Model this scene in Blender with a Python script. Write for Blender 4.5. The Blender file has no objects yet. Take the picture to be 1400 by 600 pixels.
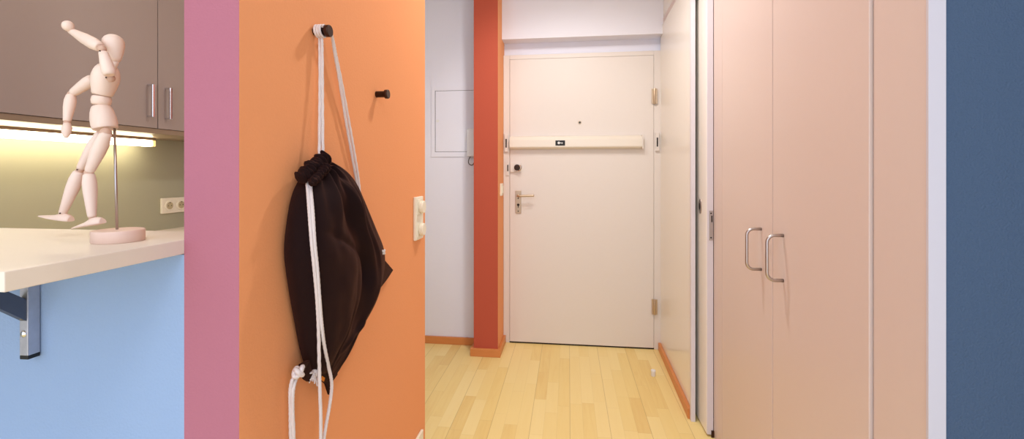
import bpy, bmesh, math, random
from mathutils import Vector, Matrix, noise
from mathutils.bvhtree import BVHTree
random.seed(7)
S = bpy.context.scene
COL = S.collection
PI = math.pi

# ------------------------------------------------------------------ camera
F, CX, YH, H = 614.0, 700.0, 234.0, 1.2
TH = math.atan(77 / F)
c_, s_ = math.cos(TH), math.sin(TH)
cam = bpy.data.cameras.new('camera'); co = bpy.data.objects.new('camera', cam); COL.objects.link(co)
co.location = (0, 0, H); co.rotation_euler = (PI / 2, 0, TH)
cam.sensor_width = 36; cam.lens = F / 1400 * 36; cam.shift_y = -(300 - YH) / 1400
cam.clip_start = .02
S.camera = co

def ray(px, py):
    a = (px - CX) / F; b = -(py - YH) / F
    return Vector((a * c_ - s_, a * s_ + c_, b))
def atY(px, py, Y):
    d = ray(px, py); return Vector((0, 0, H)) + d * (Y / d.y)
def atX(px, py, X):
    d = ray(px, py); return Vector((0, 0, H)) + d * (X / d.x)
def atZ(px, py, Z):
    d = ray(px, py); return Vector((0, 0, H)) + d * ((Z - H) / d.z)

# ------------------------------------------------------------------ materials
def lin(c):
    return tuple(((v / 255) / 12.92 if v / 255 <= .04045 else ((v / 255 + .055) / 1.055) ** 2.4) for v in c) + (1,)

def mat(name, rgb, rough=.5, metal=0, bump=0, bscale=60, spec=.5, var=0, coat=0):
    m = bpy.data.materials.new(name); m.use_nodes = True
    nt = m.node_tree; b = nt.nodes['Principled BSDF']
    b.inputs['Base Color'].default_value = lin(rgb)
    b.inputs['Roughness'].default_value = rough
    b.inputs['Metallic'].default_value = metal
    b.inputs['Specular IOR Level'].default_value = spec
    b.inputs['Coat Weight'].default_value = coat
    tc = nt.nodes.new('ShaderNodeTexCoord')
    n = nt.nodes.new('ShaderNodeTexNoise'); n.inputs['Scale'].default_value = bscale
    n.inputs['Detail'].default_value = 4
    nt.links.new(tc.outputs['Object'], n.inputs['Vector'])
    if bump:
        bp = nt.nodes.new('ShaderNodeBump'); bp.inputs['Strength'].default_value = bump
        bp.inputs['Distance'].default_value = .002
        nt.links.new(n.outputs['Fac'], bp.inputs['Height']); nt.links.new(bp.outputs['Normal'], b.inputs['Normal'])
    mx = nt.nodes.new('ShaderNodeMix'); mx.data_type = 'RGBA'
    k = 1 - (var or .02)
    mx.inputs['A'].default_value = tuple(v * k for v in lin(rgb)[:3]) + (1,)
    mx.inputs['B'].default_value = lin(rgb)
    nt.links.new(n.outputs['Fac'], mx.inputs['Factor']); nt.links.new(mx.outputs['Result'], b.inputs['Base Color'])
    return m

def emit(name, rgb, st):
    m = bpy.data.materials.new(name); m.use_nodes = True
    b = m.node_tree.nodes['Principled BSDF']
    b.inputs['Base Color'].default_value = (1, 1, 1, 1)
    b.inputs['Emission Color'].default_value = lin(rgb); b.inputs['Emission Strength'].default_value = st
    return m

def wood(name, c1, c2, rough=.45, sc=(3, 40, 40)):
    m = bpy.data.materials.new(name); m.use_nodes = True
    nt = m.node_tree; b = nt.nodes['Principled BSDF']; L = nt.links.new
    b.inputs['Roughness'].default_value = rough
    tc = nt.nodes.new('ShaderNodeTexCoord'); mp = nt.nodes.new('ShaderNodeMapping')
    mp.inputs['Scale'].default_value = sc
    n = nt.nodes.new('ShaderNodeTexNoise'); n.inputs['Scale'].default_value = 2; n.inputs['Detail'].default_value = 6
    n.inputs['Distortion'].default_value = .6
    mx = nt.nodes.new('ShaderNodeMix'); mx.data_type = 'RGBA'
    mx.inputs['A'].default_value = lin(c1); mx.inputs['B'].default_value = lin(c2)
    L(tc.outputs['Object'], mp.inputs['Vector']); L(mp.outputs['Vector'], n.inputs['Vector'])
    L(n.outputs['Fac'], mx.inputs['Factor']); L(mx.outputs['Result'], b.inputs['Base Color'])
    bp = nt.nodes.new('ShaderNodeBump'); bp.inputs['Strength'].default_value = .08; bp.inputs['Distance'].default_value = .001
    L(n.outputs['Fac'], bp.inputs['Height']); L(bp.outputs['Normal'], b.inputs['Normal'])
    return m

def parquet():
    m = bpy.data.materials.new('beech_parquet'); m.use_nodes = True
    nt = m.node_tree; b = nt.nodes['Principled BSDF']; L = nt.links.new
    def N(t, **k):
        n = nt.nodes.new(t)
        for a, v in k.items(): setattr(n, a, v)
        return n
    def M(op, a, bb=None, cc=None):
        n = N('ShaderNodeMath', operation=op)
        for i, v in enumerate((a, bb, cc)):
            if v is None: continue
            if isinstance(v, (int, float)): n.inputs[i].default_value = v
            else: L(v, n.inputs[i])
        return n.outputs[0]
    tc = N('ShaderNodeTexCoord'); sx = N('ShaderNodeSeparateXYZ'); L(tc.outputs['Object'], sx.inputs[0])
    X, Y = sx.outputs['X'], sx.outputs['Y']
    W = .1855
    u = M('DIVIDE', M('SUBTRACT', X, .008), W / 3)
    strip = M('FLOOR', u)
    wn = N('ShaderNodeTexWhiteNoise', noise_dimensions='1D'); L(strip, wn.inputs['W'])
    yy = M('ADD', M('DIVIDE', Y, .41), M('MULTIPLY', wn.outputs['Value'], 7.0))
    # pieces of uneven length
    wob = M('MULTIPLY', M('SINE', M('MULTIPLY', yy, 2.1)), .22)
    yy = M('ADD', yy, wob)
    piece = M('FLOOR', yy)
    cb = N('ShaderNodeCombineXYZ'); L(strip, cb.inputs[0]); L(piece, cb.inputs[1])
    wn2 = N('ShaderNodeTexWhiteNoise', noise_dimensions='3D'); L(cb.outputs[0], wn2.inputs['Vector'])
    # grain
    cg = N('ShaderNodeCombineXYZ')
    L(M('MULTIPLY', X, 30.0), cg.inputs[0]); L(M('MULTIPLY', Y, 2.5), cg.inputs[1]); L(M('MULTIPLY', wn2.outputs['Value'], 40), cg.inputs[2])
    gr = N('ShaderNodeTexNoise'); gr.inputs['Scale'].default_value = 1.6; gr.inputs['Detail'].default_value = 5
    gr.inputs['Distortion'].default_value = .8
    L(cg.outputs[0], gr.inputs['Vector'])
    ramp = N('ShaderNodeValToRGB')
    e = ramp.color_ramp.elements
    e[0].position = 0; e[0].color = lin(FLOOR[0]); e[1].position = 1; e[1].color = lin(FLOOR[2])
    k = e.new(.35); k.color = lin(FLOOR[1])
    t = M('ADD', M('MULTIPLY', wn2.outputs['Value'], .62), M('MULTIPLY', gr.outputs['Fac'], .34))
    t = M('ADD', t, .02)
    L(t, ramp.inputs['Fac'])
    # seams
    du = M('FRACT', u); e1 = M('LESS_THAN', M('MINIMUM', du, M('SUBTRACT', 1, du)), .012)
    ub = M('FRACT', M('DIVIDE', u, 3)); e2 = M('LESS_THAN', M('MINIMUM', ub, M('SUBTRACT', 1, ub)), .0075)
    dv = M('FRACT', yy); e3 = M('LESS_THAN', M('MINIMUM', dv, M('SUBTRACT', 1, dv)), .003)
    seam = M('MAXIMUM', M('MULTIPLY', M('MAXIMUM', e1, e3), .12), M('MULTIPLY', e2, .32))
    mx = N('ShaderNodeMix', data_type='RGBA'); L(seam, mx.inputs['Factor']); L(ramp.outputs['Color'], mx.inputs['A'])
    mx.inputs['B'].default_value = lin((120, 75, 30))
    L(mx.outputs['Result'], b.inputs['Base Color'])
    b.inputs['Roughness'].default_value = .38
    b.inputs['Specular IOR Level'].default_value = .35
    return m

FLOOR = ((228, 190, 116), (242, 216, 144), (250, 229, 166))
M = {}
M['orange'] = mat('orange_wall_paint', (238, 160, 108), .75, bump=.25, bscale=220, spec=.25, var=.03)
M['terracotta'] = mat('terracotta_wall_face', (188, 86, 64), .75, bump=.25, bscale=220, spec=.25, var=.03)
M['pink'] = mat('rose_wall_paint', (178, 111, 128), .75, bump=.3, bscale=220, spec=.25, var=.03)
M['lightblue'] = mat('light_blue_wall_paint', (150, 175, 212), .75, bump=.35, bscale=220, spec=.25, var=.03)
M['slate'] = mat('slate_blue_wall_paint', (72, 92, 120), .7, bump=.9, bscale=260, spec=.3, var=.05)
M['white'] = mat('white_wall_paint', (238, 238, 250), .8, bump=.15, bscale=200, spec=.2)
M['ceil'] = mat('ceiling_paint', (235, 230, 222), .85)
M['cream'] = mat('cream_closet_lacquer', (246, 241, 234), .22, spec=.5)
M['rose'] = mat('rose_beige_wardrobe_lacquer', (220, 201, 194), .33, spec=.45)
M['trimwhite'] = mat('white_trim_lacquer', (222, 216, 224), .4)
M['strip'] = mat('white_strip_paint', (208, 204, 214), .5)
M['joint'] = wood('mannequin_joint_wood', (214, 178, 156), (196, 156, 132), .5, (30, 30, 6))
M['door'] = mat('off_white_door_lacquer', (229, 221, 216), .45)
M['frame'] = mat('off_white_frame_lacquer', (229, 221, 216), .45)
M['taupe'] = mat('taupe_cabinet_front', (166, 152, 146), .42, spec=.4)
M['carc'] = mat('taupe_cabinet_board', (150, 130, 108), .38)
M['splash'] = mat('olive_grey_backsplash', (172, 170, 146), .5, spec=.3)
M['bar'] = mat('beige_bar_laminate', (236, 224, 208), .42, spec=.4, var=.03)
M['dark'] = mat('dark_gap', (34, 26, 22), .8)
M['steel'] = mat('brushed_steel', (190, 182, 178), .3, 1, bump=.1, bscale=400)
M['bracket'] = mat('raw_steel', (205, 205, 215), .4, .85, bump=.2, bscale=80, var=.25)
M['chrome'] = mat('polished_chrome', (225, 225, 228), .12, 1)
M['nickel'] = mat('satin_nickel', (200, 180, 155), .38, 1)
M['bronze'] = mat('dark_bronze_hook', (62, 40, 30), .38, .6)
M['blackp'] = mat('black_plastic', (18, 18, 20), .5)
M['ivory'] = mat('ivory_plastic', (240, 232, 212), .35)
M['whitep'] = mat('white_plastic', (236, 236, 238), .4)
M['alu'] = mat('warm_aluminium_profile', (234, 226, 214), .38, .1)
M['beech'] = wood('beech_skirting', (204, 124, 64), (222, 146, 84), .4, (4, 4, 60))
M['mann'] = wood('pale_mannequin_wood', (242, 220, 204), (232, 204, 186), .5, (30, 30, 6))
M['fabric'] = mat('black_cotton', (27, 8, 10), .75, bump=.7, bscale=900, spec=.15, var=.3)
M['fabric'].node_tree.nodes['Principled BSDF'].inputs['Sheen Weight'].default_value = .13
M['fabric'].node_tree.nodes['Principled BSDF'].inputs['Sheen Tint'].default_value = (.85, .28, .16, 1)
M['cord'] = mat('white_cotton_cord', (238, 226, 224), .85, bump=1.0, bscale=500, spec=.2, var=.1)
M['label'] = mat('orange_label', (226, 130, 24), .7)
M['lamp'] = emit('warm_lamp_tube', (255, 240, 204), 15)
M['amber'] = emit('amber_lamp_end', (235, 190, 90), 1.2)
M['floor'] = parquet()

# ------------------------------------------------------------------ mesh helpers
def BM(): return bmesh.new()
def box(bm, x0, x1, y0, y1, z0, z1, bev=0, mi=0):
    r = bmesh.ops.create_cube(bm, size=1)
    vs = r['verts']
    for v in vs:
        v.co = Vector((x0 + (v.co.x + .5) * (x1 - x0), y0 + (v.co.y + .5) * (y1 - y0), z0 + (v.co.z + .5) * (z1 - z0)))
    fs = list({f for v in vs for f in v.link_faces})
    for f in fs: f.material_index = mi
    if bev:
        es = list({e for v in vs for e in v.link_edges})
        bmesh.ops.bevel(bm, geom=es, offset=bev, segments=2, affect='EDGES', profile=.5)
    return bm
def frame_of(d):
    d = d.normalized()
    up = Vector((0, 0, 1)) if abs(d.z) < .9 else Vector((1, 0, 0))
    a = d.cross(up).normalized(); b = d.cross(a).normalized()
    return a, b
def lathe(bm, p0, p1, prof, seg=24, flat=1.0, caps=True, side=None):
    """prof: list of (t, radius) along p0->p1"""
    p0 = Vector(p0); p1 = Vector(p1); d = p1 - p0
    a, b = frame_of(d)
    if side is not None:
        b = Vector(side) - d.normalized() * Vector(side).dot(d.normalized()); b.normalize(); a = b.cross(d.normalized()).normalized()
    rings = []
    for t, r in prof:
        rings.append([bm.verts.new(p0 + d * t + (a * math.cos(2 * PI * k / seg) + b * flat * math.sin(2 * PI * k / seg)) * max(r, 1e-5)) for k in range(seg)])
    for i in range(len(rings) - 1):
        for k in range(seg):
            f = bm.faces.new((rings[i][k], rings[i][(k + 1) % seg], rings[i + 1][(k + 1) % seg], rings[i + 1][k])); f.smooth = True
    if caps:
        bm.faces.new(rings[0][::-1]); bm.faces.new(rings[-1])
    return bm
def cyl(bm, p0, p1, r, seg=24, bev=.0):
    L = (Vector(p1) - Vector(p0)).length
    if bev:
        e = bev / L
        return lathe(bm, p0, p1, [(0, r - bev), (e * .3, r - bev * .3), (e, r), (1 - e, r), (1 - e * .3, r - bev * .3), (1, r - bev)], seg)
    return lathe(bm, p0, p1, [(0, r), (1, r)], seg)
def ball(bm, p, r, seg=20, n=12, sc=(1, 1, 1)):
    m = Matrix.Translation(Vector(p)) @ Matrix.Diagonal((*sc, 1))
    q = bmesh.ops.create_uvsphere(bm, u_segments=seg, v_segments=n, radius=r, matrix=m)
    for v in q['verts']:
        for f in v.link_faces: f.smooth = True
    return bm
def smooth_path(pts, sub=6):
    P = [Vector(p) for p in pts]; out = []
    for i in range(len(P) - 1):
        a = P[max(i - 1, 0)]; b = P[i]; c = P[i + 1]; d = P[min(i + 2, len(P) - 1)]
        for k in range(sub):
            t = k / sub
            out.append(.5 * ((2 * b) + (c - a) * t + (2 * a - 5 * b + 4 * c - d) * t * t + (3 * b - a - 3 * c + d) * t ** 3))
    out.append(P[-1]); return out
def tube(bm, pts, r, seg=10, sub=6, twist=0, ridge=0):
    P = smooth_path(pts, sub) if sub > 1 else [Vector(p) for p in pts]
    n = len(P); rings = []; ref = None; acc = 0
    for i, p in enumerate(P):
        d = (P[min(i + 1, n - 1)] - P[max(i - 1, 0)]).normalized()
        if ref is None: a, _ = frame_of(d)
        else: a = (ref - d * ref.dot(d)).normalized()
        ref = a; b = d.cross(a)
        if i: acc += (P[i] - P[i - 1]).length
        ring = []
        for k in range(seg):
            an = 2 * PI * k / seg
            rr = r * (1 + ridge * math.cos(3 * an + acc * twist))
            ring.append(bm.verts.new(p + (a * math.cos(an) + b * math.sin(an)) * rr))
        rings.append(ring)
    for i in range(n - 1):
        for k in range(seg):
            f = bm.faces.new((rings[i][k], rings[i][(k + 1) % seg], rings[i + 1][(k + 1) % seg], rings[i + 1][k])); f.smooth = True
    bm.faces.new(rings[0][::-1]); bm.faces.new(rings[-1])
    return bm

def obj(name, bm, m, parent=None, label=None, cat=None, group=None, kind=None):
    bmesh.ops.recalc_face_normals(bm, faces=bm.faces)
    me = bpy.data.meshes.new(name)
    org = Vector((0, 0, 0))
    if parent is None and bm.verts:
        xs = [v.co.x for v in bm.verts]; ys = [v.co.y for v in bm.verts]; zs = [v.co.z for v in bm.verts]
        if kind != 'structure':
            org = Vector(((min(xs) + max(xs)) / 2, (min(ys) + max(ys)) / 2, min(zs)))
    elif parent is not None:
        q = parent
        while q is not None: org = org + Vector(q.location); q = q.parent
    bmesh.ops.translate(bm, verts=bm.verts, vec=-org)
    bm.to_mesh(me); bm.free()
    for x in (m if isinstance(m, (list, tuple)) else [m]): me.materials.append(x)
    o = bpy.data.objects.new(name, me); COL.objects.link(o)
    if parent is None: o.location = org
    else: o.parent = parent
    if label: o['label'] = label
    if cat: o['category'] = cat
    if group: o['group'] = group
    if kind: o['kind'] = kind
    return o
def thing(name, loc, label=None, cat=None, group=None, kind=None):
    o = bpy.data.objects.new(name, None); COL.objects.link(o); o.location = loc
    o.empty_display_size = .05
    if label: o['label'] = label
    if cat: o['category'] = cat
    if group: o['group'] = group
    if kind: o['kind'] = kind
    return o
def struct(name, bm, m, parent=None, label=None):
    return obj(name, bm, m, parent, label, kind=None if parent else 'structure')
def bx(*a, **k): return box(BM(), *a, **k)

# ------------------------------------------------------------------ the setting
YD = 3.14          # plane of the entrance door
XO = -.53          # orange wall face
XP = -.629         # left end of the rose end face
YP = .668          # rose end face / blue half wall plane
YE = 1.62          # far end of the orange wall
XW = .65           # wardrobe fronts
ZC = 2.55
struct('floor', bx(-2.2, 1.7, -2.6, 3.3, -.06, 0), M['floor'])
struct('ceiling', bx(-2.2, 1.7, -.6, 3.3, ZC, ZC + .06), M['ceil'])
struct('wall_left', bx(-2.2, -2.1, -.6, 3.3, 0, ZC), M['splash'])
struct('wall_back', bx(-2.1, -.60, 3.05, 3.3, 0, ZC), M['white'])
# partition: orange side, rose end face
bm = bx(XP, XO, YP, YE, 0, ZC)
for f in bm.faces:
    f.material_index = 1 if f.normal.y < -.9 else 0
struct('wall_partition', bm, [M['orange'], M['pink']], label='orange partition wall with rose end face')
struct('wall_bar', bx(-2.1, XP, YP, .765, 0, 1.062), M['lightblue'], label='light blue half wall under the bar')
# pillar: terracotta faces, with the right side orange
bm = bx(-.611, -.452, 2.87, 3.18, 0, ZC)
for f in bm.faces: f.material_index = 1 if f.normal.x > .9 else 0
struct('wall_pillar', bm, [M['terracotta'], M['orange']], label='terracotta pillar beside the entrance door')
# wall around the door
bm = BM()
box(bm, -.47, 1.7, 3.165, 3.3, 2.005, ZC); box(bm, .615, 1.7, 3.166, 3.3, 0, 2.005); box(bm, -.47, .615, 3.166, 3.3, 0, 2.005)
struct('wall_entrance', bm, M['white'])
struct('wall_soffit', bx(-.452, .62, 3.05, 3.17, 2.104, ZC), M['white'], label='bulkhead above the entrance door')
# closet side wall panel, jamb, overhead panel
def splay(bm):
    for v in bm.verts: v.co.x += (v.co.y - 2.262) * .028
    return bm
bm = splay(box(BM(), .592, .6045, 2.262, 3.13, 0, 2.163, .0015))
struct('wall_right', bm, M['cream'], label='glossy cream panel beside the entrance door')
struct('trim_1', splay(bx(.595, .6045, 2.262, 3.13, 2.168, 2.205, .001)), M['rose'], label='beige rail above the cream panel')
struct('wall_overhead', splay(bx(.598, .6045, 2.262, 3.13, 2.205, ZC)), M['cream'], label='cream panel above the rail')
struct('trim_2', bx(.5835, .6035, 2.242, 2.262, 0, ZC, .001), M['trimwhite'], label='pale vertical jamb edge of the cream panel')
struct('trim_3', bx(.60, .64, 2.135, 2.241, 2.045, ZC, .001), M['rose'], label='rose-beige head strip above the sliding door')
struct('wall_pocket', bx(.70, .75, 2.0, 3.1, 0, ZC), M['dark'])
struct('wall_front', bx(.683, 1.7, .916, 1.0, 0, ZC), M['slate'], label='slate blue textured wall')
struct('trim_4', bx(.6545, .6835, .911, .9165, 0, ZC), M['strip'], label='white vertical strip between wardrobe and slate blue wall')
struct('wall_side', bx(1.6, 1.7, -.6, .915, 0, ZC), M['slate'])
# skirtings
struct('baseboard_back', bx(-2.1, -.632, 3.032, 3.05, 0, .05, .003), M['beech'])
bm = BM()
box(bm, -.632, -.434, 2.855, 2.872, 0, .052, .003); box(bm, -.452, -.434, 2.872, 3.135, 0, .052, .003)
box(bm, -.632, -.611, 2.872, 3.035, 0, .052, .003)
struct('baseboard_pillar', bm, M['beech'])
struct('baseboard_right', splay(bx(.574, .592, 2.264, 3.115, 0, .05, .003)), M['beech'])
for k, (x, z) in enumerate(((-.585, .03), (-.475, .03))): pass

# ------------------------------------------------------------------ entrance door
d1 = thing('door_1', (.08, YD, 0), label='off-white entrance door with security bar', kind='structure')
FY = 3.115
bm = BM()   # frame
box(bm, -.452, -.408, FY + .004, 3.165, 0, 2.012, .003); box(bm, .572, .620, FY + .004, 3.165, 0, 2.012, .003)
box(bm, -.408, .572, FY + .004, 3.165, 1.981, 2.012, .003)
obj('door_frame', bm, M['frame'], d1)
leaf = obj('door_leaf', bx(-.4065, .5705, FY + .001, 3.16, .010, 1.980, .003), M['door'], d1)
obj('threshold', bx(-.41, .575, 3.12, 3.165, 0, .010, .002), M['dark'], d1)
LY = FY + .001
bm = BM(); cyl(bm, (.078, LY - .004, 1.534), (.078, LY + .01, 1.534), .012, 20, .002)
pe = obj('peephole', bm, M['nickel'], d1)
bm = BM(); cyl(bm, (.078, LY - .0055, 1.534), (.078, LY - .003, 1.534), .007, 16); obj('lens', bm, M['blackp'], pe)
# security bar
bm = BM()
prof = [(LY, 1.350), (LY - .040, 1.356), (LY - .050, 1.366), (LY - .050, 1.414), (LY - .036, 1.436), (LY, 1.444)]
x0, x1 = -.402, .488
A = [bm.verts.new((x0, y, z)) for y, z in prof]; B = [bm.verts.new((x1, y, z)) for y, z in prof]
for i in range(len(prof)):
    j = (i + 1) % len(prof); bm.faces.new((A[i], A[j], B[j], B[i]))
bm.faces.new(A[::-1]); bm.faces.new(B)
bmesh.ops.bevel(bm, geom=list(bm.edges), offset=.002, segments=2, affect='EDGES')
sb = obj('security_bar', bm, M['alu'], d1)
obj('end_cap', bx(.488, .4955, LY - .0505, LY, 1.349, 1.4445, .002), M['frame'], sb)
bd = obj('key_badge', bx(-.087, -.022, LY - .053, LY - .0495, 1.374, 1.409, .001), M['blackp'], sb, label='black plate with a white key sign')
bm = BM()
lathe(bm, (-.064, LY - .0545, 1.392), (-.064, LY - .0528, 1.392), [(0, .0085), (1, .0085)], 20)
box(bm, -.060, -.036, LY - .0545, LY - .0528, 1.3895, 1.3945); box(bm, -.045, -.040, LY - .0545, LY - .0528, 1.386, 1.3945)
obj('key_sign', bm, M['whitep'], bd)
# receivers on both jambs
for xx, sgn in ((-.43, 1), (.592, 1)):
    r = obj('bar_receiver', bx(xx - .013, xx + .013, FY - .012, FY + .006, 1.335, 1.46, .003), M['frame'], d1)
    obj('slot', bx(xx - .005, xx + .004, FY - .0135, FY - .010, 1.365, 1.425), M['dark'], r)
# additional lock with knob
lk = obj('rim_lock', bx(-.402, -.325, LY - .016, LY, 1.195, 1.256, .003), M['door'], d1)
bm = BM(); cyl(bm, (-.352, LY - .032, 1.226), (-.352, LY - .012, 1.226), .021, 24, .003)
cyl(bm, (-.352, LY - .040, 1.226), (-.352, LY - .030, 1.226), .013, 20, .002)
obj('lock_knob', bm, M['bronze'], lk)
bm = BM(); tube(bm, [(-.334, LY - .036, 1.232), (-.322, LY - .040, 1.238), (-.320, LY - .038, 1.222), (-.330, LY - .034, 1.206), (-.345, LY - .03, 1.203)], .0035, 8, 5)
obj('lock_lever', bm, M['chrome'], lk)
obj('strike_plate', bx(-.432, -.412, FY - .004, FY + .006, 1.17, 1.27, .001), M['frame'], d1)
obj('strike_slot', bx(-.424, -.416, FY - .005, FY - .003, 1.20, 1.245), M['dark'], d1)
# lever handle
hp = obj('handle_plate', bx(-.366, -.326, LY - .009, LY, .908, 1.066, .002), M['nickel'], d1)
bm = BM(); cyl(bm, (-.346, LY - .02, 1.030), (-.346, LY - .005, 1.030), .010, 20, .002)
tube(bm, [(-.346, LY - .012, 1.030), (-.346, LY - .045, 1.030), (-.335, LY - .055, 1.030), (-.300, LY - .056, 1.031), (-.232, LY - .054, 1.033)], .0075, 14, 6)
obj('handle_lever', bm, M['nickel'], hp)
bm = BM(); cyl(bm, (-.346, LY - .010, .966), (-.346, LY - .0085, .966), .009, 16); box(bm, -.349, -.343, LY - .0102, LY - .0085, .946, .966)
obj('keyhole', bm, M['dark'], hp)
bm = BM()
for z in (1.012, .922): cyl(bm, (-.346, LY - .0105, z), (-.346, LY - .0085, z), .0045, 12)
obj('screw', bm, M['dark'], hp)
for z in (1.703, .290):
    bm = BM()
    cyl(bm, (.574, LY - .012, z - .052), (.574, LY - .012, z + .052), .0075, 14, .002)
    for q in (-.026, 0, .026): cyl(bm, (.574, LY - .012, z + q - .001), (.574, LY - .012, z + q + .001), .0082, 14)
    box(bm, .556, .574, LY - .010, LY + .001, z - .05, z + .05)
    box(bm, .574, .592, LY - .012, LY - .002, z - .05, z + .05)
    obj('hinge', bm, M['nickel'], d1)

# ------------------------------------------------------------------ sliding door in the right wall
d2 = thing('door_2', (.645, 2.18, 0), label='cream sliding door half pushed into its pocket', kind='structure')
obj('door_leaf', bx(.6215, .650, 2.131, 2.9, .01, 2.04, .0015), M['cream'], d2)
obj('edge_strip', bx(.6235, .6495, 2.125, 2.1312, .01, 2.04, .001), M['trimwhite'], d2)
bm = BM(); lathe(bm, (.6217, 2.224, 1.034), (.6180, 2.224, 1.034), [(0, .022), (.6, .022), (1, .018)], 28, flat=1.0)
for v in bm.verts: v.co.z = 1.034 + (v.co.z - 1.034) * 1.6
fp = obj('flush_pull', bm, M['steel'], d2)
bm = BM(); lathe(bm, (.6190, 2.224, 1.034), (.6177, 2.224, 1.034), [(0, .010), (1, .010)], 20)
for v in bm.verts: v.co.z = 1.034 + (v.co.z - 1.034) * 1.7
obj('pull_recess', bm, M['dark'], fp)
lp = obj('lock_plate', bx(.6305, .6475, 2.1225, 2.1255, .888, 1.022, .001), M['steel'], d2)
bm = BM()
for z in (.90, 1.01): cyl(bm, (.639, 2.1215, z), (.639, 2.123, z), .0035, 10)
box(bm, .640, .645, 2.1215, 2.123, .97, 1.0); obj('latch', bm, M['dark'], lp)
obj('floor_guide', bx(.640, .652, 2.118, 2.124, 0, .03), M['bronze'], d2)

# ------------------------------------------------------------------ wardrobe
w = thing('wardrobe', (.9, 1.5, 0), 'tall rose-beige built-in wardrobe with two steel bow handles', 'wardrobe')
obj('carcass', bx(.672, 1.25, 1.0, 2.0, .02, 2.5), M['rose'], w)
obj('side_panel', bx(.652, .70, 2.0135, 2.131, 0, 2.5, .001), M['rose'], w)
obj('filler_panel', bx(.6565, .675, .917, 1.064, 0, 2.5, .001), M['rose'], w)
obj('gap_shade_sheet', bx(.666, .672, 1.07, 2.02, .02, 2.5), M['carc'], w)  # darker sheet added behind the doors, stands in for shade in the gaps
for (a, b_, hy) in ((1.5365, 2.0075, 1.617), (1.068, 1.5325, 1.46)):
    dr = obj('door', bx(XW, XW + .016, a, b_, .05, 2.5, .0022), M['rose'], w)
    z0, z1, px_ = .867, 1.004, .047
    bm = BM(); R = .022
    pts = [(XW, hy, z1), (XW - px_ + R, hy, z1)]
    for k in range(1, 7):
        an = PI / 2 * k / 6; pts.append((XW - px_ + R - R * math.sin(an), hy, z1 - R + R * math.cos(an)))
    for k in range(0, 7):
        an = PI / 2 * k / 6; pts.append((XW - px_ + R - R * math.cos(an), hy, z0 + R - R * math.sin(an)))
    pts.append((XW, hy, z0))
    tube(bm, pts, .0052, 16, 1)
    obj('handle', bm, M['steel'], dr)

# ------------------------------------------------------------------ fixtures in the hall
# meter cabinet door on the white wall
mc = thing('meter_cabinet', (-.75, 3.05, 1.33), 'flat white meter cabinet door set into the white wall left of the pillar', 'cabinet')
bm = BM()
X0, X1, Z0, Z1 = -.950, -.60, 1.300, 1.795
for q in ((X0, X0 + .026, Z0, Z1), (X1 - .01, X1, Z0, Z1), (X0 + .026, X1 - .01, Z0, Z0 + .034), (X0 + .026, X1 - .01, Z1 - .034, Z1)):
    box(bm, q[0], q[1], 3.044, 3.052, q[2], q[3])
obj('frame', bm, M['white'], mc)
obj('gap', bx(-.925, -.61, 3.0478, 3.0505, 1.333, 1.762), M['dark'], mc)
dr = obj('door', bx(-.9205, -.612, 3.0452, 3.0485, 1.3365, 1.7585, .0005), M['white'], mc)
bm = BM(); cyl(bm, (-.905, 3.0435, 1.55), (-.905, 3.046, 1.55), .011, 16, .0008); obj('lock', bm, M['whitep'], dr)
# intercom receiver
ic = thing('intercom', (-.655, 3.05, 1.27), 'white intercom handset on the white wall, half hidden behind the terracotta pillar', 'intercom')
obj('housing', bx(-.684, -.618, 2.99, 3.036, 1.30, 1.49, .005), M['whitep'], ic)
obj('mounting_plate', bx(-.680, -.620, 3.036, 3.0445, 1.31, 1.48, .002), M['whitep'], ic)
bm = BM(); tube(bm, [(-.665, 3.01, 1.30), (-.676, 3.01, 1.275), (-.674, 3.012, 1.25), (-.650, 3.015, 1.243), (-.63, 3.02, 1.28)], .003, 8, 5)
obj('cord', bm, M['bronze'], ic)
# push button on pillar side
pb = thing('doorbell_button', (-.452, 3.0, 1.035), 'small white switch on the right side of the terracotta pillar', 'switch')
obj('plate', bx(-.4525, -.441, 2.955, 3.035, 1.035, 1.118, .003), M['ivory'], pb)
obj('rocker', bx(-.443, -.436, 2.972, 3.018, 1.052, 1.101, .003), M['ivory'], pb)
# dimmer / switch pair on orange wall
sw = thing('light_switch', (XO, 1.532, .95), 'ivory double rotary light switch on the orange wall beside its far edge', 'switch')
Z0, Z1 = .9595, 1.1105; yc = 1.5315
obj('frame', bx(XO, XO + .010, yc - .0405, yc + .0405, Z0, Z1, .003), M['ivory'], sw)
for z in (1.0745, .9955):
    k = obj('dial_plate', bx(XO + .009, XO + .0125, yc - .027, yc + .027, z - .028, z + .028, .0015), M['ivory'], sw)
    bm = BM(); cyl(bm, (XO + .012, yc, z), (XO + .027, yc, z), .022, 28, .003)
    obj('dial', bm, M['ivory'], k)
ow = thing('wall_socket', (XO, 1.53, .19), 'ivory wall socket low on the orange wall near the floor', 'socket')
obj('frame', bx(XO, XO + .010, 1.492, 1.574, .185, .267, .003), M['ivory'], ow)
bm = BM(); cyl(bm, (XO + .009, 1.533, .226), (XO + .013, 1.533, .226), .021, 24, .001); obj('insert', bm, M['ivory'], ow)
# hooks
def hook(Y, Z, label):
    bm = BM()
    lathe(bm, (XO, Y, Z), (XO + .036, Y, Z), [(0, .0082), (.02, .0088), (.72, .0088), (.74, .0125), (.96, .0125), (1, .0115)], 28)
    return obj('coat_hook', bm, M['bronze'], None, label, 'hook', 'dark hooks on the orange wall')
HY1, HZ1 = .885, 1.4935
hook(HY1, HZ1, 'dark bronze peg hook holding the white cord of the black bag')
hook(1.192, 1.4135, 'dark bronze peg hook with nothing on it, beside the bag')
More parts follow.
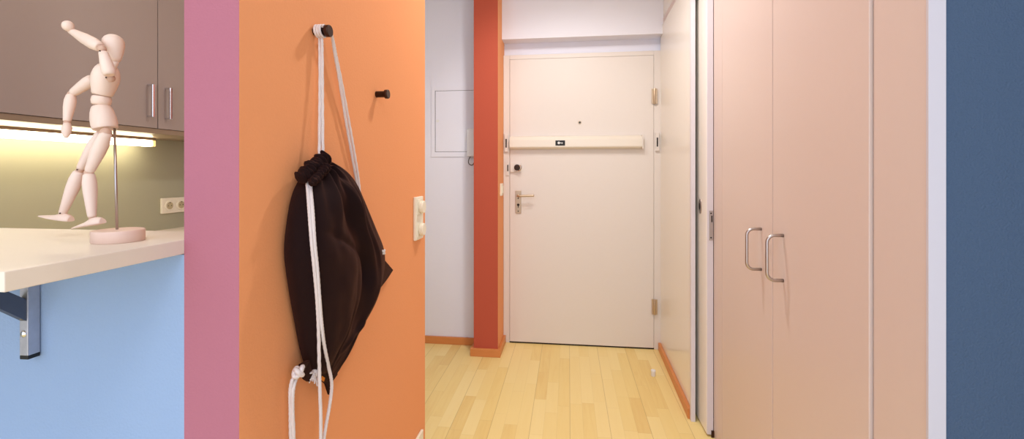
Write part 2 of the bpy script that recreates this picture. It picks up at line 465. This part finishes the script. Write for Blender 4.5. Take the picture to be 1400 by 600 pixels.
# small white door stop on the floor
bm = BM(); lathe(bm, (.494, 2.715, 0), (.494, 2.715, .036), [(0, .0115), (.1, .013), (.62, .0125), (.7, .0138), (.95, .0138), (1, .012)], 24)
obj('door_stop', bm, M['whitep'], None, 'small white cylindrical stop standing on the parquet', 'door stop')

# ------------------------------------------------------------------ kitchen
kc = thing('wall_cabinet', (-1.93, 1.6, 1.362), 'taupe kitchen wall cabinet with two doors and bar handles', 'cabinet')
XC = -1.76
obj('carcass', bx(-2.1, XC - .02, .95, 2.34, 1.383, 2.1), M['carc'], kc)
obj('bottom_board', bx(-2.1, XC - .004, .95, 2.34, 1.362, 1.383, .001), M['carc'], kc)
for (a, b_, hy) in ((1.135, 1.7335, 1.688), (1.7375, 2.336, 1.772)):
    dr = obj('door', bx(XC - .0185, XC, a, b_, 1.3845, 2.1, .001), M['taupe'], kc)
    bm = BM(); z0, z1 = 1.426, 1.568
    box(bm, XC + .022, XC + .031, hy - .006, hy + .006, z0, z1, .003)
    box(bm, XC, XC + .024, hy - .004, hy + .004, z0 + .001, z0 + .009, .001)
    box(bm, XC, XC + .024, hy - .004, hy + .004, z1 - .009, z1 - .001, .001)
    obj('handle', bm, M['chrome'], dr)
obj('door', bx(XC - .0185, XC, .95, 1.131, 1.3845, 2.1, .001), M['taupe'], kc)
ul = thing('under_cabinet_lamp', (-2.016, 1.5, 1.32), 'long glowing strip lamp under the kitchen wall cabinet', 'lamp')
obj('lamp_body', bx(-2.032, -2.0, 1.0, 1.962, 1.3495, 1.3622), M['carc'], ul)
obj('lamp_tube', bx(-2.032, -2.0, 1.0, 1.944, 1.320, 1.3495, .006), M['lamp'], ul)
obj('end_cap', bx(-2.032, -2.0, 1.9445, 1.962, 1.320, 1.3495, .003), M['amber'], ul)
so = thing('triple_socket', (-2.1, 2.2, .978), 'ivory row of wall sockets on the olive backsplash', 'socket')
obj('frame', bx(-2.1, -2.088, 2.082, 2.305, .978, 1.059, .003), M['ivory'], so)
for y in (2.125, 2.196, 2.267):
    bm = BM(); lathe(bm, (-2.0885, y, 1.0185), (-2.084, y, 1.0185), [(0, .0275), (.7, .0275), (1, .0255)], 28)
    k = obj('socket_ring', bm, M['ivory'], so)
    bm = BM(); lathe(bm, (-2.0845, y, 1.0185), (-2.0835, y, 1.0185), [(0, .0195), (1, .0195)], 24)
    kk = obj('socket_well', bm, mat('socket_well_shade', (190, 176, 140), .5) if 'well' not in M else M['well'], k)
    M['well'] = kk.data.materials[0]
    bm = BM()
    for dy in (-.0095, .0095): cyl(bm, (-2.0838, y + dy, 1.0185), (-2.083, y + dy, 1.0185), .0025, 10)
    cyl(bm, (-2.0838, y, 1.034), (-2.0815, y, 1.034), .0024, 10)
    obj('contact', bm, M['dark'], k)
# base units (mostly behind the bar)
bu = thing('base_cabinet', (-1.8, 1.5, 0), 'taupe kitchen base cabinet behind the bar', 'cabinet')
obj('body', bx(-2.098, -1.53, .95, 2.9, .1, .86), M['taupe'], bu)
obj('plinth', bx(-2.098, -1.58, .95, 2.9, 0, .1), M['dark'], bu)
obj('kitchen_worktop', bx(-2.1, -1.5, .90, 2.95, .86, .895, .002), M['bar'], None, 'beige worktop along the kitchen wall behind the bar', 'worktop')
# bar top
BZ = 1.087
obj('bar_top', bx(-1.75, -.6292, .43, .762, 1.0635, BZ, .0012), M['bar'], None, 'beige laminate bar top resting on the light blue half wall', 'worktop')
br = thing('shelf_bracket', (-.91, .66, .89), 'bare steel bracket under the bar top, screwed to the light blue wall', 'bracket')
TX0, TX1, TY0, TY1 = -.919, -.9025, .6485, .6665
obj('upright', bx(TX0, TX1, TY0, TY1, .889, 1.0625, .001), M['bracket'], br)
obj('end_plug', bx(TX0, TX1, TY0, TY1, .8825, .889, .001), M['blackp'], br)
obj('arm', bx(TX0, TX1, .465, TY0, 1.0455, 1.0625, .001), M['bracket'], br)
bm = BM()
xa, xb = -.9135, -.9075
q = [(TY0, .948), (TY0, .984), (.572, 1.0455), (.538, 1.0455)]
A = [bm.verts.new((TX0 + .001, y, z)) for y, z in q]; B = [bm.verts.new((TX1 - .0025, y, z)) for y, z in q]
for i in range(4): bm.faces.new((A[i], A[(i + 1) % 4], B[(i + 1) % 4], B[i]))
bm.faces.new(A[::-1]); bm.faces.new(B)
obj('brace', bm, mat('dull_steel_brace', (96, 100, 112), .42, .8), br)
bm = BM(); cyl(bm, (-.9105, TY0 - .0015, .951), (-.9105, TY0 - .001, .981), .0035, 10)
obj('weld_bead', bm, M['nickel'], br)
bm = BM(); ball(bm, (-.9105, TY0, .926), .0062, 16, 10, (1, .55, 1)); box(bm, -.9112, -.9098, TY0 - .0042, TY0 - .002, .922, .930)
obj('bolt', bm, M['chrome'], br)

# ------------------------------------------------------------------ artist's mannequin
MX, MY = -.720, .640
mn = thing('artist_mannequin', (MX, MY, BZ), 'jointed pale wooden artist mannequin posed mid-stride with one arm raised, on the bar top', 'mannequin')
W_ = M['mann']
bm = BM(); lathe(bm, (MX, MY, BZ), (MX, MY, BZ + .019), [(0, .0328), (.06, .034), (.86, .034), (.96, .0336), (1, .0326)], 56)
obj('base', bm, wood('base_wood', (240, 212, 196), (222, 188, 170), .5, (12, 2, 12)), mn)
# rod
rt = atY(156.5, 172, .648); rb = atY(160, 314, .642)
bm = BM(); cyl(bm, (rb.x, rb.y, BZ + .018), rt, .0019, 12)
obj('rod', bm, M['steel'], mn)
def P(px, py, dy=0.0): return atY(px, py, .640 + dy)
u = 1 / 847.
def limb(name, a, b, prof, parent=mn, m=W_, flat=1.0, seg=24, side=None):
    d = (b - a).normalized(); k = 1 / math.sqrt(1 + .85 * d.z ** 2)     # profile radii are seen obliquely
    bm = BM(); lathe(bm, a, b, [(t, r * u * k) for t, r in prof], seg, flat, True, side)
    return obj(name, bm, m, parent)
def joint(name, p, r):
    bm = BM(); ball(bm, p, r * u * .8); return obj(name, bm, M['joint'], mn)
N_, Fd = -.018, .026     # nearer side / farther side
# head: egg, wide at the crown, narrowing to the neck
limb('head', P(159, 85), P(153, 47.5), [(0, 2), (.02, 5.5), (.1, 8.2), (.25, 11.2), (.42, 14), (.58, 16), (.72, 16.6), (.84, 15), (.92, 11.8), (.97, 8), (.99, 4.5), (1, 1)], seg=32)
limb('neck', P(153, 95), P(158.5, 83), [(0, 6), (.5, 5.2), (1, 5)])
# chest, seen side-on: shoulders broad, tapering to the waist
limb('chest', P(148, 88), P(139.6, 130), [(0, 3), (.02, 10), (.06, 14), (.14, 17), (.26, 19.4), (.4, 20.8), (.55, 20.6), (.7, 19), (.85, 16.8), (.96, 15.4), (1, 14)], flat=1.0, seg=36)
o = limb('waist_band', P(139, 131.2), P(138.2, 143.6), [(0, 12), (.12, 14), (.5, 15.2), (.88, 14.2), (1, 12)], seg=32)
limb('spine', P(139.5, 124), P(138.5, 150), [(0, 8), (1, 8)], m=M['joint'])
limb('pelvis', P(138, 144.9), P(144, 176.2), [(0, 12), (.03, 13.6), (.12, 15.4), (.3, 17.6), (.55, 19.2), (.8, 19.4), (.97, 18.6), (1, 17.8)], flat=1.0, seg=36)
# raised near arm
joint('shoulder_joint', P(151.5, 107, N_), 6.2)
limb('upper_arm', P(150, 103, N_ - .008), P(141, 71, N_ - .008), [(0, 6.5), (.05, 9), (.2, 10), (.5, 9.2), (.8, 7.6), (.96, 6.8), (1, 5.8)])
joint('elbow_joint', P(139.5, 67, N_ - .008), 6)
limb('forearm', P(136.5, 64.5, N_ - .008), P(96, 41.5, N_ + .002), [(0, 5), (.05, 7), (.22, 8.6), (.5, 7.9), (.85, 5.2), (.98, 4.4), (1, 3.6)])
joint('wrist_joint', P(93.5, 39.5, N_ + .002), 3.6)
bm = BM(); ball(bm, P(93, 35.5, N_ - .004), 7.4 * u, 24, 14, (.9, .9, .95)); obj('hand', bm, W_, mn)
# lowered far arm
joint('shoulder_joint', P(130, 106, Fd), 6.4)
limb('upper_arm', P(128, 107.5, Fd), P(99, 127.5, Fd), [(0, 6), (.06, 8), (.25, 8.8), (.6, 7.6), (.92, 6.2), (1, 5)])
joint('elbow_joint', P(97.5, 129, Fd), 6)
limb('forearm', P(97.5, 128.5, Fd), P(91.5, 166, Fd - .01), [(0, 4.5), (.06, 7.4), (.25, 9.2), (.5, 8.9), (.85, 6.6), (.98, 6), (1, 5)])
joint('wrist_joint', P(91.5, 168, Fd - .01), 5)
limb('hand', P(92, 168, Fd - .01), P(90, 189, Fd - .014), [(0, 4.5), (.12, 6), (.35, 7.8), (.6, 7.2), (.82, 5.2), (.95, 3), (1, 1)])
# near leg
joint('hip_joint', P(144.5, 181.5, N_ + .006), 8.4)
limb('thigh', P(145.5, 181, N_ + .006), P(122, 235, N_ + .004), [(0, 8.4), (.08, 8.8), (.3, 11.2), (.5, 10.8), (.8, 8.4), (.95, 7.4), (1, 6)])
joint('knee_joint', P(121.5, 236, N_ + .004), 6.6)
limb('shin', P(121.5, 237, N_ + .004), P(125.8, 297, N_ + .004), [(0, 6.5), (.04, 8.8), (.2, 10.6), (.4, 10.4), (.75, 8), (.95, 6.6), (1, 5.6)])
joint('ankle_joint', P(126, 299, N_ + .004), 4.6)
# far leg
joint('hip_joint', P(140, 181.5, Fd - .010), 8)
limb('thigh', P(140, 181, Fd - .010), P(109.5, 231, Fd - .010), [(0, 7.6), (.08, 8.6), (.3, 10.4), (.5, 10), (.8, 7.4), (.95, 6.4), (1, 5)])
joint('knee_joint', P(109, 233, Fd - .010), 6)
limb('shin', P(108.5, 234, Fd - .010), P(85, 293, Fd - .010), [(0, 6), (.04, 8.4), (.2, 10.4), (.4, 10.2), (.75, 7.6), (.95, 6.2), (1, 5.2)])
joint('ankle_joint', P(84, 294.5, Fd - .010), 4.4)
def foot(heel, toe, w, h, dy):
    """heel/toe given at sole level; flat sole, domed upper, pointed toe"""
    a = P(*heel, dy); b = P(*toe, dy); d = b - a; L = d.length; d.normalize()
    sd = Vector((0, 1, 0)) - d * d.y; sd.normalize(); up = sd.cross(d)
    if up.z < 0: up = -up
    bm = BM(); rings = []; n = 14; sg = 16
    for i in range(n + 1):
        t = i / n
        ww = w * u * (.72 + .28 * math.sin(PI * min(t * 1.25, 1))) * (1 - max(0, t - .5) ** 2 * 3.0)
        hh = h * u * (.82 + .3 * math.sin(PI * min(1, t * 2.0))) * (1 - .82 * max(0, (t - .2) / .8) ** 1.2)
        if i == 0: ww *= .85; hh *= .85
        ring = []
        for k in range(sg):
            an = 2 * PI * k / sg; x = math.cos(an); z = math.sin(an)
            z = z if z > 0 else z * .18
            ring.append(bm.verts.new(a + d * L * t + sd * x * ww + up * (z * hh + h * u * .15)))
        rings.append(ring)
    for i in range(n):
        for k in range(sg):
            f = bm.faces.new((rings[i][k], rings[i][(k + 1) % sg], rings[i + 1][(k + 1) % sg], rings[i + 1][k])); f.smooth = True
    bm.faces.new(rings[0][::-1]); bm.faces.new(rings[-1])
    return obj('foot', bm, W_, mn)
foot((141, 305.5), (98.5, 314), 8, 8.5, N_ + .004)
foot((97, 303), (53, 297), 8, 8.5, Fd - .010)
for (x, y, dy) in ((136.5, 69.5, N_ - .017), (145, 106, N_ - .008), (105.5, 232, Fd - .017), (82, 291.5, Fd - .016)):
    bm = BM(); ball(bm, P(x, y, dy), .0012, 10, 8); obj('pin', bm, M['bronze'], mn)

# ------------------------------------------------------------------ drawstring bag
def lerp_poly(poly, v):
    # catmull along the polyline, uniform by given parameter
    n = len(poly) - 1; x = min(max(v, 0), .99999) * n; i = int(x); t = x - i
    a = Vector(poly[max(i - 1, 0)]); b = Vector(poly[i]); c = Vector(poly[i + 1]); d = Vector(poly[min(i + 2, n)])
    return .5 * ((2 * b) + (c - a) * t + (2 * a - 5 * b + 4 * c - d) * t * t + (3 * b - a - 3 * c + d) * t ** 3)
Lp = [(413, 243), (402, 266), (395, 300), (391, 345), (397, 395), (405, 440), (413, 480), (423, 510)]
Rp = [(448, 218), (474, 236), (492, 268), (512, 312), (524, 352), (514, 400), (488, 452), (460, 510)]
bag = thing('drawstring_bag', (XO + .02, .95, .72), 'black cotton drawstring bag hanging by white cords from the hook', 'bag')
NU, NV = 110, 150
def bag_pt(uu, v, front):
    l = lerp_poly(Lp, v); r = lerp_poly(Rp, v)
    p = l.lerp(r, uu)
    w_ = max(0, math.sin(PI * uu)) ** .55
    D = .018 + .062 * math.sin(PI * min(1, (v * .92 + .06))) ** .8
    skew = uu ** .75
    t = D * max(0, math.sin(PI * skew)) ** .6
    # gathered pleats fading away from the neck
    fan = .0075 * math.exp(-v * 4.5) * math.sin(uu * 40 + 6 * v + 1.5 * math.sin(v * 9)) + .0045 * math.exp(-v * 2.6) * math.sin(uu * 17 + 5 * v + 1.3)
    # long diagonal drape folds
    g1 = (uu - .50 - .10 * math.sin(v * 2.2)); f1 = .013 * math.exp(-(g1 / .032) ** 2) * math.exp(-((v - .38) / .30) ** 2)
    g2 = (uu - .36 - .30 * v); f2 = -.011 * math.exp(-(g2 / .07) ** 2) * math.exp(-((v - .34) / .28) ** 2)
    g3 = (uu - .72 + .12 * v); f3 = .010 * math.exp(-(g3 / .028) ** 2) * math.exp(-((v - .55) / .32) ** 2)
    g4 = (uu - .62 + .30 * (v - .3)); f4 = -.008 * math.exp(-(g4 / .06) ** 2) * math.exp(-((v - .62) / .25) ** 2)
    g5 = (uu - .88 + .05 * v); f5 = .006 * math.exp(-(g5 / .035) ** 2) * math.exp(-((v - .3) / .3) ** 2)
    g6 = (v - .30 - .35 * uu); f6 = -.006 * math.exp(-(g6 / .02) ** 2) * math.exp(-((uu - .35) / .15) ** 2)
    f1 *= 1.5; f2 *= 1.6; f3 *= 1.6; f4 *= 1.5; f5 *= 1.5; f6 *= 1.5
    f7 = .006 * math.exp(-((uu - .58 - .25 * (v - .2)) / .018) ** 2) * math.exp(-((v - .25) / .14) ** 2)
    f8 = .006 * math.exp(-((v - .86 + .5 * (uu - .5)) / .02) ** 2) * math.exp(-((uu - .6) / .2) ** 2) - .006 * math.exp(-((uu - .45 + .1 * v) / .02) ** 2) * math.exp(-((v - .8) / .2) ** 2)
    f1 += f7 + f8
    nz = .007 * noise.noise(Vector((uu * 5, v * 7, 1))) + .003 * noise.noise(Vector((uu * 14, v * 9, 4)))
    if front: x = XO + .010 + t + (fan + f1 + f2 + f3 + f4 + f5 + f6 + nz) * w_
    else: x = XO + .010 - .008 * w_
    # position on the wall taken at mid depth so that the outline keeps its place
    q = atX(p.x, p.y, XO + .014)
    return Vector((x, q.y, q.z))
bm = BM()
# the cloth bulges to the hall; keep the outline by easing points back towards the wall edge
Fv = [[bm.verts.new(bag_pt(i / NU, j / NV, True)) for i in range(NU + 1)] for j in range(NV + 1)]
Bv = [[(Fv[j][i] if i in (0, NU) else bm.verts.new(bag_pt(i / NU, j / NV, False))) for i in range(NU + 1)] for j in range(NV + 1)]
for j in range(NV):
    for i in range(NU):
        f = bm.faces.new((Fv[j][i], Fv[j][i + 1], Fv[j + 1][i + 1], Fv[j + 1][i])); f.smooth = True
        vs = (Bv[j + 1][i], Bv[j + 1][i + 1], Bv[j][i + 1], Bv[j][i]); f = bm.faces.new(vs); f.smooth = True
for j in (0, NV):
    for i in range(NU):
        vs = [Fv[j][i], Fv[j][i + 1], Bv[j][i + 1], Bv[j][i]]; vs = list(dict.fromkeys(vs))
        if len(vs) > 2: bm.faces.new(vs)
bagtree = BVHTree.FromBMesh(bm)
body = obj('body', bm, M['fabric'], bag)
# bottom corners of the cloth
def flap(name, pts, X0, X1, th=.004):
    bm = BM(); A = []; B = []
    for k, (px, py) in enumerate(pts):
        p = atX(px, py, X0 + (X1 - X0) * k / (len(pts) - 1)); A.append(bm.verts.new(p)); B.append(bm.verts.new(p + Vector((-th, 0, 0))))
    bm.faces.new(A); bm.faces.new(B[::-1])
    for i in range(len(pts)):
        j = (i + 1) % len(pts); bm.faces.new((A[i], B[i], B[j], A[j]))
    bmesh.ops.bevel(bm, geom=list(bm.edges), offset=.001, segments=1, affect='EDGES')
    return obj(name, bm, M['fabric'], bag)
flap('bottom_corner', [(508, 346), (520, 348), (538, 369), (530, 381), (520, 394), (512, 402), (504, 380)], XO + .018, XO + .012, .008)
flap('bottom_corner', [(413, 498), (424, 492), (428, 512), (424, 522), (419, 519), (413, 512)], XO + .03, XO + .02, .008)
flap('bottom_corner', [(440, 500), (461, 500), (462, 512), (454, 522), (451, 540), (447, 524), (436, 516)], XO + .03, XO + .02, .006)
lb = [atX(x, y, XO + .0345) for x, y in ((441, 514), (444.5, 516.5), (443, 521.5), (439.5, 519))]
bm = BM(); A = [bm.verts.new(p) for p in lb]; B = [bm.verts.new(p + Vector((-.0015, 0, 0))) for p in lb]
bm.faces.new(A); bm.faces.new(B[::-1])
for i in range(4): bm.faces.new((A[i], B[i], B[(i + 1) % 4], A[(i + 1) % 4]))
# gathered collar
bm = BM()
a = atX(411, 243, XO + .030); b = atX(445, 215, XO + .030); d = b - a; e1, e2 = frame_of(d)
rings = []; n = 90; sg = 28
for i in range(n + 1):
    t = i / n
    end = min(1, t / .06, (1 - t) / .05) ** .5
    rr = (.0130 + .0024 * math.sin(t * 2 * PI * 11 + .6 * math.sin(t * 20))) * (.35 + .65 * end)
    ring = []
    for k in range(sg):
        an = 2 * PI * k / sg
        wv = 1 + .42 * noise.noise(Vector((math.cos(an) * 1.3, math.sin(an) * 1.3, t * 16))) 
        q = a + d * t + (e1 * math.cos(an) + e2 * math.sin(an)) * rr * wv
        q.x = max(q.x, XO + .002)
        ring.append(bm.verts.new(q))
    rings.append(ring)
for i in range(n):
    for k in range(sg):
        f = bm.faces.new((rings[i][k], rings[i][(k + 1) % sg], rings[i + 1][(k + 1) % sg], rings[i + 1][k])); f.smooth = True
bm.faces.new(rings[0][::-1]); bm.faces.new(rings[-1])
coltree = BVHTree.FromBMesh(bm)
obj('gathered_collar', bm, M['fabric'], bag)
# second row of ruching just under the collar
bm = BM()
a = atX(424, 252, XO + .050); b = atX(449, 226, XO + .048); d = b - a; e1, e2 = frame_of(d); rings = []
for i in range(n + 1):
    t = i / n; end = min(1, t / .15, (1 - t) / .1) ** .6
    rr = (.0078 + .0014 * math.sin(t * 2 * PI * 8 + .8)) * (.25 + .75 * end)
    rings.append([bm.verts.new(a + d * t + (e1 * math.cos(2 * PI * k / sg) + e2 * math.sin(2 * PI * k / sg)) * rr * (1 + .35 * noise.noise(Vector((k * .3, 1, t * 14))))) for k in range(sg)])
for i in range(n):
    for k in range(sg):
        f = bm.faces.new((rings[i][k], rings[i][(k + 1) % sg], rings[i + 1][(k + 1) % sg], rings[i + 1][k])); f.smooth = True
bm.faces.new(rings[0][::-1]); bm.faces.new(rings[-1])
obj('ruched_fold', bm, M['fabric'], bag)
CR = .0030
def cord(name, pts, r=CR):
    bm = BM(); tube(bm, pts, r, 12, 14, 900, .10); return obj(name, bm, M['cord'], bag)
def wallc(px, py, off): return atX(px, py, XO + off)
def onbag(px, py, fallback=.03, lift=.0035):
    o = Vector((0, 0, H)); dr = ray(px, py).normalized()
    h = bagtree.ray_cast(o, dr)
    if h[0] is None: return atX(px, py, XO + fallback)
    return h[0] - dr * lift
# two left strands from the hook into the collar
cord('cord', [wallc(436.5, 44, .010), wallc(437, 60, .010), wallc(437.3, 110, .014), wallc(437, 160, .018), wallc(436.5, 212, .024), wallc(437, 222, .03)])
cord('cord', [wallc(439.5, 46, .016), wallc(440.2, 60, .016), wallc(440.8, 110, .018), wallc(441, 160, .022), wallc(441.5, 212, .028), wallc(441, 222, .03)])
# right strands from the hook behind the bag to the side corner
cord('cord', [wallc(448, 42, .026), wallc(453.5, 48, .024), wallc(457, 70, .020), wallc(464, 110, .016), wallc(472, 160, .012), wallc(479, 200, .010), wallc(486, 240, .008), wallc(491, 272, .006)])
cord('cord', [wallc(449, 43, .020), wallc(454.5, 52, .018), wallc(459.5, 76, .016), wallc(468.5, 120, .014), wallc(477, 166, .010), wallc(484, 206, .008), wallc(490, 244, .006), wallc(493, 276, .005)])
# windings round the hook
bm = BM(); pts = []
for k in range(0, 66):
    an = k / 66 * 2 * PI * 3.2 + PI / 2; pts.append((XO + .006 + .0175 * k / 66, HY1 + .0115 * math.cos(an), HZ1 + .0115 * math.sin(an)))
tube(bm, pts, CR * .95, 12, 3, 900, .1); obj('cord_winding', bm, M['cord'], bag)
# front pair of strands over the cloth
f1 = [(419.5, 246), (421, 262), (423, 290), (426, 330), (430, 370), (433.5, 410), (435.5, 450), (436.5, 500), (437.5, 540), (438.5, 570), (438.5, 604), (439, 640), (441, 662)]
f2 = [(424, 245), (425, 262), (427.5, 290), (430, 330), (434, 370), (437, 410), (439.5, 440), (443, 470), (449, 500), (453.5, 525), (450.5, 555), (446, 580), (442.5, 604), (441, 640), (441.5, 662)]
def front(lst):
    out = []
    for px, py in lst:
        if py < 500: out.append(onbag(px, py, .05, .005))
        else: out.append(atX(px, py, XO + .045))
    for k in range(1, len(out)):      # taut cord: never dips into a fold
        pass
    return out
cord('cord', front(f1), .0033); cord('cord', front(f2), .0033)
# left bottom pair with knot
cord('cord', [wallc(407, 508, .02), wallc(401, 516, .022), wallc(397, 532, .02), wallc(397, 560, .018), wallc(397.5, 604, .016), wallc(398.5, 650, .016)], .0033)
cord('cord', [wallc(410, 511, .022), wallc(404, 520, .024), wallc(400.5, 536, .024), wallc(400, 560, .022), wallc(401.5, 604, .02), wallc(400, 650, .018)], .0033)
def knot(px, py, off, r, name='knot'):
    c = wallc(px, py, off); bm = BM(); pts = []
    for k in range(40):
        t = k / 39 * 2 * PI
        pts.append(c + Vector((.5 * (math.sin(2 * t) * 1.0), (math.cos(2 * t) * (1 + .45 * math.cos(3 * t))) * .55, .7 * math.sin(3 * t) * .7 + .1 * math.cos(t))) * r)
    tube(bm, pts, r * .36, 10, 2); ball(bm, c, r * .55, 12, 8)
    return obj(name, bm, M['cord'], bag)
knot(408, 508, .030, .0125)
knot(523.5, 344.5, .055, .0078)
# frayed tassel
bm = BM(); c = onbag(430, 510, .05, .004)
rnd = random.Random(3)
for k in range(26):
    an = rnd.uniform(PI * .75, PI * 1.45); L = rnd.uniform(.009, .020)
    dv = Vector((rnd.uniform(-.4, .6), math.cos(an), math.sin(an) - .15)).normalized()
    s0 = c + Vector((rnd.uniform(-.003, .003), rnd.uniform(-.004, .004), rnd.uniform(-.006, .004)))
    tube(bm, [s0, s0 + dv * L * .5 + Vector((0, 0, .001)), s0 + dv * L + Vector((0, rnd.uniform(-.002, .002), -.003))], .0014, 6, 3)
ball(bm, c, .008, 12, 8, (1, .9, 1.1))
obj('tassel', bm, M['cord'], bag)
bm = BM(); A = [bm.verts.new(p) for p in lb]; B = [bm.verts.new(p + Vector((-.0015, 0, 0))) for p in lb]
bm.faces.new(A); bm.faces.new(B[::-1])
for i in range(4): bm.faces.new((A[i], B[i], B[(i + 1) % 4], A[(i + 1) % 4]))
obj('tag', bm, M['label'], bag, label='tiny orange sewn tag')

# ------------------------------------------------------------------ light
wd = bpy.data.worlds.new('daylight'); S.world = wd; wd.use_nodes = True
bg = wd.node_tree.nodes['Background']; bg.inputs['Color'].default_value = (.78, .85, 1.0, 1); bg.inputs['Strength'].default_value = 1.9
def area(name, loc, rot, size, power, col, shape='DISK', sy=None):
    l = bpy.data.lights.new(name, 'AREA'); l.energy = power; l.color = col; l.shape = shape; l.size = size
    if sy: l.size_y = sy
    o = bpy.data.objects.new(name, l); COL.objects.link(o); o.location = loc; o.rotation_euler = rot
    return o
def spot(name, loc, aim, power, col, ang, blend, r):
    l = bpy.data.lights.new(name, 'SPOT'); l.energy = power; l.color = col; l.spot_size = math.radians(ang); l.spot_blend = blend; l.shadow_soft_size = r
    o = bpy.data.objects.new(name, l); COL.objects.link(o); o.location = loc
    o.rotation_euler = (Vector(aim) - Vector(loc)).to_track_quat('-Z', 'Y').to_euler()
    return o
spot('hall_ceiling_spot', (-.2, 2.1, ZC - .05), (.15, 3.0, .25), 19, (1, .96, .91), 118, .7, .025)
area('hall_ceiling_lamp', (.08, 1.8, ZC - .04), (0, 0, 0), .12, 13, (1, .96, .91))
area('room_fill_light', (.1, -.4, ZC - .04), (0, 0, 0), .7, 10, (1, .97, .95))  # unseen lamp behind the camera, widened into a soft general fill
area('kitchen_fill_light', (-1.25, 1.1, ZC - .04), (0, 0, 0), .5, 4, (1, .90, .78))  # added fill light to brighten the kitchen, no known fitting
S.view_settings.view_transform = 'Standard'; S.view_settings.look = 'None'
S.view_settings.gamma = 1; S.view_settings.use_curve_mapping = False
S.view_settings.exposure = 0.08
